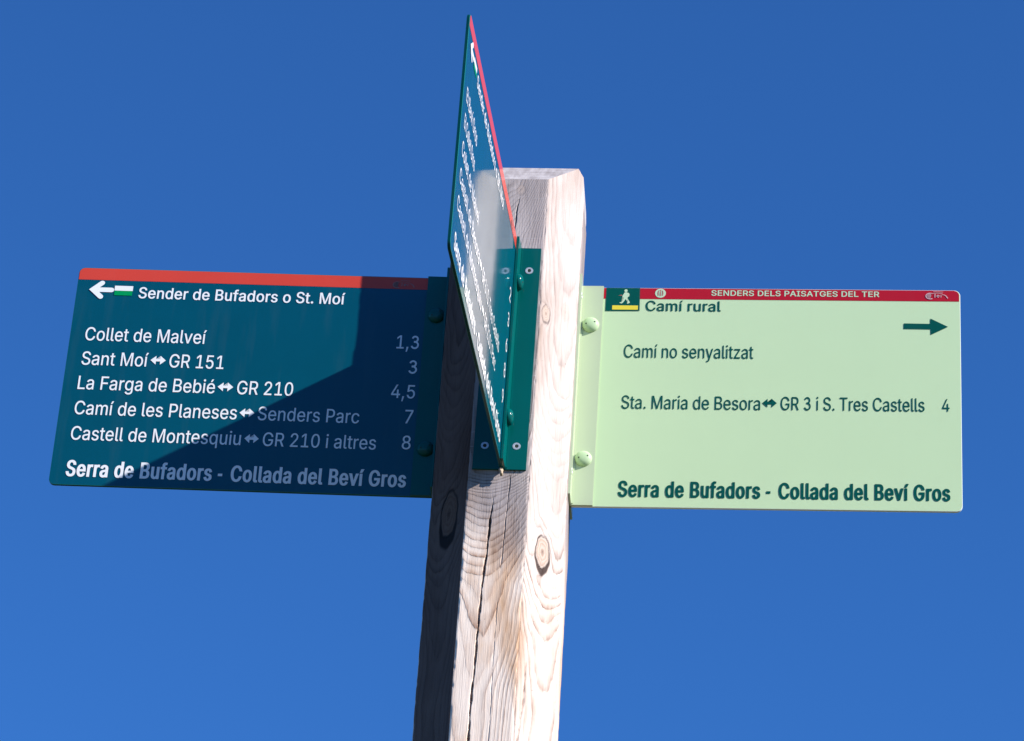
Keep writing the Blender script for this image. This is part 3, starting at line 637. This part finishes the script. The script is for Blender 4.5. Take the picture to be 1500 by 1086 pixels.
u410:106,247 113,190 120,164 128,140 138,117 163,78 178,61 194,46 211,33 250,12 293,-2 340,-9 392,-9 419,-5 444,1 469,9 492,20 514,34 535,50 554,70 572,93 588,120 596,138 596,0 714,0 714,759 592,759 591,284 586,245 574,209 558,179 537,153 512,132 483,117 452,106 418,101 374,102 351,106 329,113 308,122 290,135 274,150 260,167 248,187 239,209 233,233 229,260 227,759 105,759
v389:390,115 339,287 169,759 35,759 325,0 453,0 743,759 610,759 425,242
w567:794,135 723,427 633,759 504,759 357,211 340,132 267,427 174,759 45,759 275,0 397,0 567,618 638,343 737,0 859,0 1089,759 960,759 883,483
x379:574,0 716,0 448,383 703,759 563,759 423,540 383,464 200,759 57,759 310,389 42,0 183,0 339,240 378,311 462,171
y389:743,759 610,759 418,219 389,116 339,287 169,759 35,759 325,-3 289,-103 268,-139 244,-162 227,-172 198,-179 154,-177 123,-171 95,-277 163,-290 217,-288 249,-282 279,-271 306,-257 330,-238 353,-214 383,-170 408,-116
z380:665,759 96,759 96,646 508,646 508,639 83,91 83,0 677,0 677,113 252,113 252,120 665,662
é404:603,517 613,475 618,442 193,443 198,483 210,521 227,557 249,588 277,615 309,637 346,652 388,659 433,659 473,652 509,638 540,616 566,589 587,556;68,374 69,336 73,299 79,265 87,231 98,200 111,170 127,142 144,115 163,92 185,70 208,50 234,33 261,18 290,5 321,-4 354,-11 388,-15 450,-16 499,-10 544,1 585,18 623,39 655,64 684,94 706,126 724,162 730,182 611,211 594,175 571,145 542,122 507,105 468,96 425,92 380,96 339,106 302,123 270,147 243,176 221,212 205,254 195,302 192,339 742,339 741,421 735,483 723,539 704,587 681,630 654,666 622,696 588,721 551,740 512,754 472,764 431,768 377,767 345,763 314,756 284,747 257,734 230,719 205,701 183,681 162,659 143,634 126,608 111,579 98,549 87,517 79,483 73,448 69,412;449,1058 354,858 454,858 586,1058
í167:346,1058 209,1058 113,858 214,858;227,0 227,759 105,759 105,0
"""


def load_glyphs():
    d = {' ': (0.185, [])}
    for line in GLYPHS.strip().split('\n'):
        head, body = line[1:].split(':')
        d[line[0]] = (int(head) / 1000, [[tuple(int(k) / 2000 for k in pt.split(',')) for pt in sp.split(' ')] for sp in body.split(';')])
    return d


GLY = load_glyphs()
CAPH = max(pt[1] for sp in GLY['L'][1] for pt in sp)


def thicken(pts, off, offz):
    """push a closed outline outward by off (outer loops run anticlockwise, counters clockwise)"""
    out = []
    n = len(pts)
    for i in range(n):
        p, a, b = Vector(pts[i]), Vector(pts[i - 1]), Vector(pts[(i + 1) % n])
        d0, d1 = (p - a).normalized(), (b - p).normalized()
        n0, n1 = Vector((d0.y, -d0.x)), Vector((d1.y, -d1.x))
        h = n0 + n1
        if h.length < 0.2:
            out.append((p.x + n0.x * off, p.y + n0.y * offz))
            continue
        h.normalize()
        h /= max(0.6, h.dot(n0))
        out.append((p.x + h.x * off, p.y + h.y * offz))
    return out


def winding(loops, x, y):
    w = 0
    for q in loops:
        for i in range(len(q)):
            (ax, ay), (bx, by) = q[i - 1], q[i]
            if (ay <= y) != (by <= y) and ax + (y - ay) / (by - ay) * (bx - ax) > x:
                w += 1 if by > ay else -1
    return w


def letter(parent, text, x0, x1, z, cap, m, bold=0.0, dx=0, layer=2):
    """lettering squeezed to its measured width and cap height (mm), drawn as filled bezier outlines"""
    lo, hi, pen = 1e9, -1e9, 0.0
    for ch in text:
        for sp in GLY[ch][1]:
            for pt in sp:
                lo, hi = min(lo, pen + pt[0]), max(hi, pen + pt[0])
        pen += GLY[ch][0]
    off = bold * cap
    offz = off * 0.55
    track = off * 1.25
    sz = (cap - 2 * offz) / CAPH
    sx = (x1 - x0 - 2 * off - track * (len(text) - 1)) / (hi - lo)
    verts, faces = [], []
    pen = 0.0
    for k, ch in enumerate(text):
        loops = []
        for sp in GLY[ch][1]:
            loops.append(thicken([((px + pen - lo) * sx + x0 + off + track * k, py * sz + offz) for px, py in sp], off, offz))
        pen += GLY[ch][0]
        if not loops:
            continue
        vin, ein = [], []
        for q in loops:
            n0 = len(vin)
            vin += [Vector(t) for t in q]
            ein += [(n0 + i, n0 + (i + 1) % len(q)) for i in range(len(q))]
        ov, oe, of = delaunay_2d_cdt(vin, ein, [], 0, 1e-5)[:3]
        base = len(verts)
        verts += [(v.x / 1000 + dx, -DECAL * layer, (v.y + z) / 1000) for v in ov]
        for f in of:
            cx, cy = sum(ov[i].x for i in f) / 3, sum(ov[i].y for i in f) / 3
            if winding(loops, cx, cy) > 0:
                a, b, c = (ov[i] for i in f)
                ccw = (b - a).cross(c - a) > 0
                faces.append([base + i for i in (f if ccw else f[::-1])])
    me = bpy.data.meshes.new('lettering')
    me.from_pydata(verts, [], faces)
    me.update()
    return link('lettering', me, parent, m)


def double_arrow(art, x0, x1, z, h=6.0):
    t = 1.6
    k = (x1 - x0) * .36
    art.poly([(x0, z), (x0 + k, z + h), (x0 + k, z + t), (x1 - k, z + t), (x1 - k, z + h), (x1, z),
              (x1 - k, z - h), (x1 - k, z - t), (x0 + k, z - t), (x0 + k, z - h)])


def panel(parent, W, H, face, rim, edge, left, dx):
    pts = outline(W, H, 0.0075, left, not left)
    bm = bmesh.new()
    vs = [bm.verts.new((x, 0, z)) for x, z in pts]
    f = bm.faces.new(vs)
    ex = bmesh.ops.extrude_face_region(bm, geom=[f])
    for v in [q for q in ex['geom'] if isinstance(q, bmesh.types.BMVert)]:
        v.co.y += 0.0036
    bevelled(bm, 0.00055, 2)
    me = mesh_from(bm, 'panel')
    me.transform(Matrix.Translation((dx, 0, 0)))
    o = link('panel', me, parent, [face, rim, edge])
    for p in me.polygons:
        p.material_index = 0 if abs(p.normal.y) > 0.98 else 1 if abs(p.normal.y) > 0.12 else 2
    return o


def bracket(parent, H, m, sx, yaw, mid, e=0.0272, w=0.0305):
    """T section: a flange plate on the post and a fin that carries the panel (sx: +1 fin towards +x)"""
    bm = bmesh.new()
    box(bm, 0.0024 * sx if sx > 0 else -e, e if sx > 0 else -0.0024, -0.0034, -0.0006, 0, H)
    bevelled(bm, 0.0006, 2)
    b2 = bmesh.new()
    box(b2, min(0, 0.0026 * sx), max(0, 0.0026 * sx), mid - w, mid + w, 0, H)
    bevelled(b2, 0.0006, 2)
    b2.transform(Matrix.Rotation(-yaw, 4, 'Z'))
    # small root weld between fin and flange
    box(b2, min(0.002 * sx, 0.0046 * sx), max(0.002 * sx, 0.0046 * sx), -0.0047, 0.0, 0.0015, H - 0.0015)
    t = bpy.data.meshes.new('t')
    b2.to_mesh(t)
    b2.free()
    bm.from_mesh(t)
    bpy.data.meshes.remove(t)
    return link('bracket', mesh_from(bm, 'bracket'), parent, m)


def bolt(parent, x, z, m, rot=0.0, r=0.0098, h=0.0068):
    bm = bmesh.new()
    prof = [(r * 1.0, 0.0), (r * 1.02, 0.0009), (r * .985, 0.0022), (r * .92, 0.0036), (r * .8, .0050), (r * .62, .0060), (r * .36, .0067), (0, h)]
    N = 36
    prev = None
    for q, (pr, ph) in enumerate(prof):
        if pr == 0:
            c = bm.verts.new((0, -ph, 0))
            for i in range(N):
                bm.faces.new((prev[i], prev[(i + 1) % N], c))
        else:
            cur = [bm.verts.new((pr * math.cos(2 * math.pi * i / N), -ph, pr * math.sin(2 * math.pi * i / N))) for i in range(N)]
            if prev:
                for i in range(N):
                    bm.faces.new((prev[i], prev[(i + 1) % N], cur[(i + 1) % N], cur[i]))
            prev = cur
    me = mesh_from(bm, 'bolt')
    me.transform(Matrix.Translation((x, -0.0034, z)))
    o = link('bolt', me, parent, m, True)
    # the two spanner holes
    bm = bmesh.new()
    for k in (-1, 1):
        a = rot
        cx, cz = k * 0.0052 * math.cos(a), k * 0.0052 * math.sin(a)
        nrm = Vector((cx * 60, -1, cz * 60)).normalized()
        M = Matrix.Translation((cx, -0.00615, cz)) @ nrm.to_track_quat('Z', 'Y').to_matrix().to_4x4()
        bmesh.ops.create_cone(bm, cap_ends=True, segments=14, radius1=0.0009, radius2=0.0009, depth=0.0006, matrix=M)
    me = mesh_from(bm, 'bolt_hole')
    me.transform(Matrix.Translation((x, -0.0034, z)))
    link('spanner_hole', me, o, DARK)
    return o


def screw(parent, y, z, sx, yaw, mid):
    """countersunk socket screw in the flange, its head bare of paint"""
    bm = bmesh.new()
    N = 24
    rs = [(0.0047, -0.0002), (0.0045, 0.00035), (0.0024, 0.00035), (0.0022, 0.0001)]
    prev = None
    for pr, ph in rs:
        cur = [bm.verts.new((ph, pr * math.cos(2 * math.pi * i / N), pr * math.sin(2 * math.pi * i / N))) for i in range(N)]
        if prev:
            for i in range(N):
                bm.faces.new((prev[i], prev[(i + 1) % N], cur[(i + 1) % N], cur[i]))
        prev = cur
    cap = bm.faces.new(prev)
    me = mesh_from(bm, 'screw')
    me.materials.append(STEEL)
    me.materials.append(DARK)
    for p in me.polygons:
        if len(p.vertices) > 4:
            p.material_index = 1
    if sx < 0:
        me.transform(Matrix.Rotation(math.pi, 4, 'Z'))
    me.transform(Matrix.Rotation(-yaw, 4, 'Z') @ Matrix.Translation((0.0026 * sx, y + mid, z)))
    o = bpy.data.objects.new('screw', me)
    COL.objects.link(o)
    o.parent = parent
    return o


def sign(loc, yaw, label, tilt=0.0):
    o = bpy.data.objects.new('trail_sign', None)
    COL.objects.link(o)
    o.location = (loc[0], loc[1], loc[2] + Z0)
    o.rotation_euler = (tilt, 0, yaw)
    o.empty_display_size = 0.05
    o['label'] = label
    o['category'] = 'sign'
    o['group'] = 'trail signs bolted to the wooden post'
    return o


def river_logo(parent, x, z, m, dx, w=26.0):
    """the small brush-stroke emblem: an open C, a little Ter, a tail and a hairline of lettering over it"""
    k = w / 26
    a = Art(3)
    a.stroke([(x + 7.6 * k + 3.4 * k * math.cos(t), z + 4.3 * k + 3.6 * k * math.sin(t)) if False else
              (x + 4.6 * k + 5.0 * k * math.cos(t), z + 4.3 * k + 4.2 * k * math.sin(t)) for t in np.linspace(0.9, 5.2, 14)], .6 * k, 1.15 * k)
    a.stroke([(x + 10.2 * k, z + 2.6 * k), (x + 10.4 * k, z + 7.0 * k)], 1.0 * k)
    a.stroke([(x + 14.0 * k + 1.4 * k * math.cos(t), z + 4.2 * k + 1.5 * k * math.sin(t)) for t in np.linspace(0, 5.2, 10)], .75 * k)
    a.stroke([(x + 17.3 * k, z + 2.7 * k), (x + 17.4 * k, z + 5.9 * k)], .8 * k)
    a.stroke([(x + 18.6 * k, z + 6.2 * k), (x + 21 * k, z + 6.1 * k), (x + 23.2 * k, z + 4.6 * k), (x + 25 * k, z + 1.6 * k)], .6 * k, 1.3 * k)
    a.stroke([(x + 7.5 * k, z + 8.1 * k), (x + 13 * k, z + 8.4 * k), (x + 19 * k, z + 7.9 * k)], .55 * k)
    a.stroke([(x + 8.6 * k, z + 10.3 * k), (x + 19.6 * k, z + 10.0 * k)], .6 * k)
    return a.done('emblem', parent, m, dx)


def band(parent, x0, x1, z0, H, m, dx, left=None, right=None, r=7.5, inset=0.9):
    """the coloured strip along the top, following the panel's rounded corner"""
    top = H - inset
    pts = [(x0, z0), (x1, z0)]
    rr = r - inset
    if right:
        pts += [(x1 - rr + rr * math.cos(t), top - rr + rr * math.sin(t)) for t in np.linspace(0, math.pi / 2, 8)]
    else:
        pts += [(x1, top)]
    if left:
        pts += [(x0 + rr + rr * math.cos(t), top - rr + rr * math.sin(t)) for t in np.linspace(math.pi / 2, math.pi, 8)]
    else:
        pts += [(x0, top)]
    return Art(1).poly(pts).done('colour_band', parent, m, dx)


def left_arrow(parent, dx):
    a = Art(2)
    # shaft and head as one outline with round ends
    a.stroke([(42.0, 268.8), (22.6, 268.8)], 6.4)
    a.done('arrow_symbol', parent, WHITE, dx)
    a = Art(3)
    a.stroke([(30.0, 278.3), (19.6, 268.7), (30.0, 258.8)], 6.2)
    return a.done('arrow_symbol', parent, WHITE, dx)


def way_mark(parent, dx):
    Art(2).rect(45.6, 268.2, 67.6, 275.0).done('way_mark', parent, WHITE, dx)
    Art(2).rect(45.9, 261.6, 67.4, 268.0).done('way_mark', parent, GREEN, dx)


FOOT = 'Serra de Bufadors - Collada del Beví Gros'
MED, BOLD, REG = 0.021, 0.040, 0.008


def dark_sign(root, W, header_end, rows, numbers, H=300, yaw=0.0, mid=0.0):
    dx = -W
    p = panel(root, W, 0.300, TEAL, TEAL_EDGE, TEAL_SIDE, True, dx)
    band(p, 0.9, W * 1000 - 26.0, 282.8, H, RED_OLD, dx, left=True)
    left_arrow(p, dx)
    way_mark(p, dx)
    letter(p, 'Sender de Bufadors o St. Moí', 75.2, header_end, 258.4, 15.6, WHITE, MED, dx)
    for z, items in rows:
        for it in items:
            if it[0] == '<>':
                ar = Art(2)
                double_arrow(ar, it[1], it[2], z + 9.3)
                ar.done('arrow_symbol', p, WHITE, dx)
            else:
                letter(p, it[0], it[1], it[2], z, 18.3, WHITE, REG, dx)
    for z, tx, x0, x1 in numbers:
        letter(p, tx, x0, x1, z, 18.3, WHITE, REG, dx)
    letter(p, FOOT, 18.5, 413.5, 11.2, 21.5, WHITE, BOLD, dx)
    river_logo(p, 378.5, 284.2, DULL_INK, dx)
    bracket(root, 0.300, TEAL_METAL, -1, yaw, mid)
    for z in (0.2445, 0.0615):
        bolt(root, -0.0140, z, TEAL_METAL, rot=0.3 + z)
    for y in (-0.018, 0.018):
        for z in (0.0305, 0.2685):
            screw(root, y, z, -1, yaw, mid)
    return p


# ---- the sign to the left
yawL = 0.02477
rootL = sign((-AL, -0.0067, -0.24066), yawL, 'dark teal sign pointing left, half in the shadow of the post')
dark_sign(rootL, 0.4469, 322.3,
          [(197.0, [('Collet de Malveí', 18.4, 162.4)]),
           (163.0, [('Sant Moí', 18.3, 97.0), ('<>', 99.9, 118.0), ('GR 151', 122.5, 187.0)]),
           (129.2, [('La Farga de Bebié', 18.0, 180.0), ('<>', 183.0, 201.4), ('GR 210', 206.2, 272.0)]),
           (94.8, [('Camí de les Planeses', 18.3, 209.3), ('<>', 212.2, 229.8), ('Senders Parc', 234.0, 352.8)]),
           (60.2, [('Castell de Montesquiu', 18.3, 217.3), ('<>', 221.3, 238.2), ('GR 210 i altres', 243.0, 375.0)])],
          [(199.2, '1,3', 388.6, 415.0), (165.0, '3', 405.2, 415.2), (131.0, '4,5', 387.3, 415.2), (97.0, '7', 405.8, 415.2), (62.0, '8', 405.0, 415.2)],
          yaw=yawL, mid=0.0066)

# ---- the sign jutting out toward the viewer
yawC = -0.05867
rootC = sign((0.0042, -A, -0.24332), math.pi / 2 + yawC, 'dark teal sign seen almost edge on, jutting out toward the viewer above the others', tilt=0.005)
dark_sign(rootC, 0.4538, 314.0,
          [(197.0, [('El Beví Gros', 18.3, 104.0)]),
           (163.0, [('El Collet Gros', 18.3, 102.0)]),
           (129.0, [('Collet de Malveí', 18.3, 155.0)]),
           (95.0, [('Castell de Besora', 18.3, 180.0), ('<>', 183, 201), ('GR 3 i S. Tres Castells', 206, 357.0)]),
           (60.5, [('Castell de Montesquiu', 18.3, 217.3), ('<>', 221.3, 238.2), ('GR 210 i Parc', 243.0, 341.0)])],
          [(199.2, '2', 404.8, 415.0), (165.0, '3', 405.2, 415.2), (131.0, '6', 404.6, 415.2), (97.0, '8', 405.0, 415.2), (62.0, '9', 405.0, 415.2)],
          yaw=yawC, mid=0.0042)
# a curl of splintered wood caught under the fin
bm = bmesh.new()
prev = None
for k in range(9):
    t = k / 8
    c = Vector((-0.0035 - 0.004 * math.sin(t * 2.4), 0.0006 - .002 * t, 0.004 - 0.0105 * t))
    r = 0.0025 * (1 - 0.55 * t ** 3) * (1 + .2 * math.sin(k * 2.1))
    cur = [bm.verts.new(c + Vector((r * 1.2 * math.cos(a), r * math.sin(a), .0012 * math.sin(a * 2 + k)))) for a in (2 * math.pi * i / 8 for i in range(8))]
    if prev:
        for i in range(8):
            bm.faces.new((prev[i], prev[(i + 1) % 8], cur[(i + 1) % 8], cur[i]))
    else:
        bm.faces.new(cur[::-1])
    prev = cur
bm.faces.new(prev)
me = mesh_from(bm, 'splinter')
me.transform(Matrix.Translation((0, 0.0012, -0.004)))
DRY, n_, l_, p_ = mat('dry_fibre')
tc_ = n_.new('ShaderNodeTexCoord')
l_.new(ramp(n_, l_, noise(n_, l_, tc_.outputs['Object'], 500, 3), [(0.3, (.36, .24, .15, 1)), (0.7, (.62, .48, .34, 1))]), p_.inputs['Base Color'])
link('dry_cocoon', me, rootC, DRY, True)

# ---- the pale sign to the right
yawR = -0.01602
rootR = sign((A, -0.00068, -0.24538), yawR, 'pale green sign pointing right, with a crimson band and a walker pictogram')
W = 0.4472
p = panel(rootR, W, 0.2992, PALE, PALE_EDGE, PALE_EDGE, False, 0)
band(p, 27.4, W * 1000 - 1.3, 283.4, 299.2, RED_NEW, 0, right=True, inset=0.6)
Art(2).poly([(30.2, 266.0), (70.6, 266.4), (70.2, 298.6), (30.2, 298.6)]).done('pictogram', p, DKGREEN)
Art(3).rect(38.1, 267.9, 68.6, 273.8).done('way_mark', p, YELLOW)


def walker(p):
    a = Art(3)
    X, Z = 53.0, 276.0
    # one outline: head apart, then trunk with pack, striding legs, arm with stick
    a.disc(X + .6, Z + 18.6, 1.9, 2.0)
    a.poly([(X - 1.0, Z + 16.0), (X + 1.0, Z + 16.4), (X + 2.3, Z + 16.0), (X + 4.2, Z + 15.2), (X + 5.0, Z + 13.0), (X + 4.6, Z + 10.6), (X + 3.0, Z + 9.8),
            (X + 2.7, Z + 8.0), (X + 4.0, Z + 5.4), (X + 5.6, Z + 2.6), (X + 5.7, Z + 1.6), (X + 3.2, Z + .2), (X + 2.2, Z + .6), (X + 3.4, Z + 2.2),
            (X + 2.1, Z + 4.4), (X + 0.5, Z + 6.8), (X - 1.2, Z + 3.6), (X - 2.8, Z + 1.2), (X - 4.4, Z + .5), (X - 6.6, Z + 1.5), (X - 6.2, Z + 2.2), (X - 4.3, Z + 2.3),
            (X - 2.9, Z + 4.4), (X - 1.9, Z + 7.4), (X - 1.6, Z + 9.0), (X - 3.4, Z + 9.6), (X - 3.3, Z + 11.6), (X - 2.2, Z + 13.6)])
    return a.done('walker_symbol', p, PALE_INK)


walker(p)
Art(3).poly([(44.6, 288.0), (49.0, 288.9), (49.0, 287.4)]).done('stick_symbol', p, DULL_INK)
Art(2).disc(94.6, 291.6, 6.4, 6.4).done('emblem', p, PALE_INK)
a = Art(3)
a.stroke([(92.2, 288.4), (91.6, 291.6), (92.3, 294.8)], 1.1)
a.stroke([(94.6, 288.0), (94.6, 293.2)], 1.3)
a.stroke([(97.0, 288.4), (97.6, 291.6), (96.9, 294.8)], 1.1)
a.disc(94.6, 295.2, .9, .9)
a.done('emblem', p, DULL_INK)
letter(p, 'SENDERS DELS PAISATGES DEL TER', 154.8, 352.5, 288.7, 7.7, PALE_INK, 0.034)
river_logo(p, 407.4, 286.3, PINK_INK, 0)
letter(p, 'Camí rural', 77.9, 166.7, 266.5, 14.4, DKGREEN, MED)
Art(2).poly([(381.2, 244.6), (412.4, 244.4), (412.6, 236.7), (432.6, 248.0), (412.2, 259.3), (412.1, 251.9), (381.2, 252.2)]).done('arrow_symbol', p, DKGREEN)
letter(p, 'Camí no senyalitzat', 54.7, 206.3, 201.2, 18.0, DKGREEN, 0.002)
letter(p, 'Sta. Maria de Besora', 54.7, 215.7, 131.2, 18.0, DKGREEN, 0.002)
a = Art(2)
double_arrow(a, 218.0, 234.9, 140.8)
a.done('arrow_symbol', p, DKGREEN)
letter(p, 'GR 3 i S. Tres Castells', 239.5, 405.0, 131.6, 18.0, DKGREEN, 0.002)
letter(p, '4', 425.3, 433.6, 132.0, 17.0, DKGREEN, 0.002)
letter(p, FOOT, 55.4, 433.6, 13.2, 21.2, DKGREEN, BOLD)
bracket(rootR, 0.2992, PALE_METAL, 1, yawR, 0.0007)
for z in (0.2437, 0.0607):
    bolt(rootR, 0.0140, z, PALE_BOLT, rot=0.25)
for y in (-0.018, 0.018):
    for z in (0.0365, 0.2760):
        screw(rootR, y, z, 1, yawR, 0.0007)
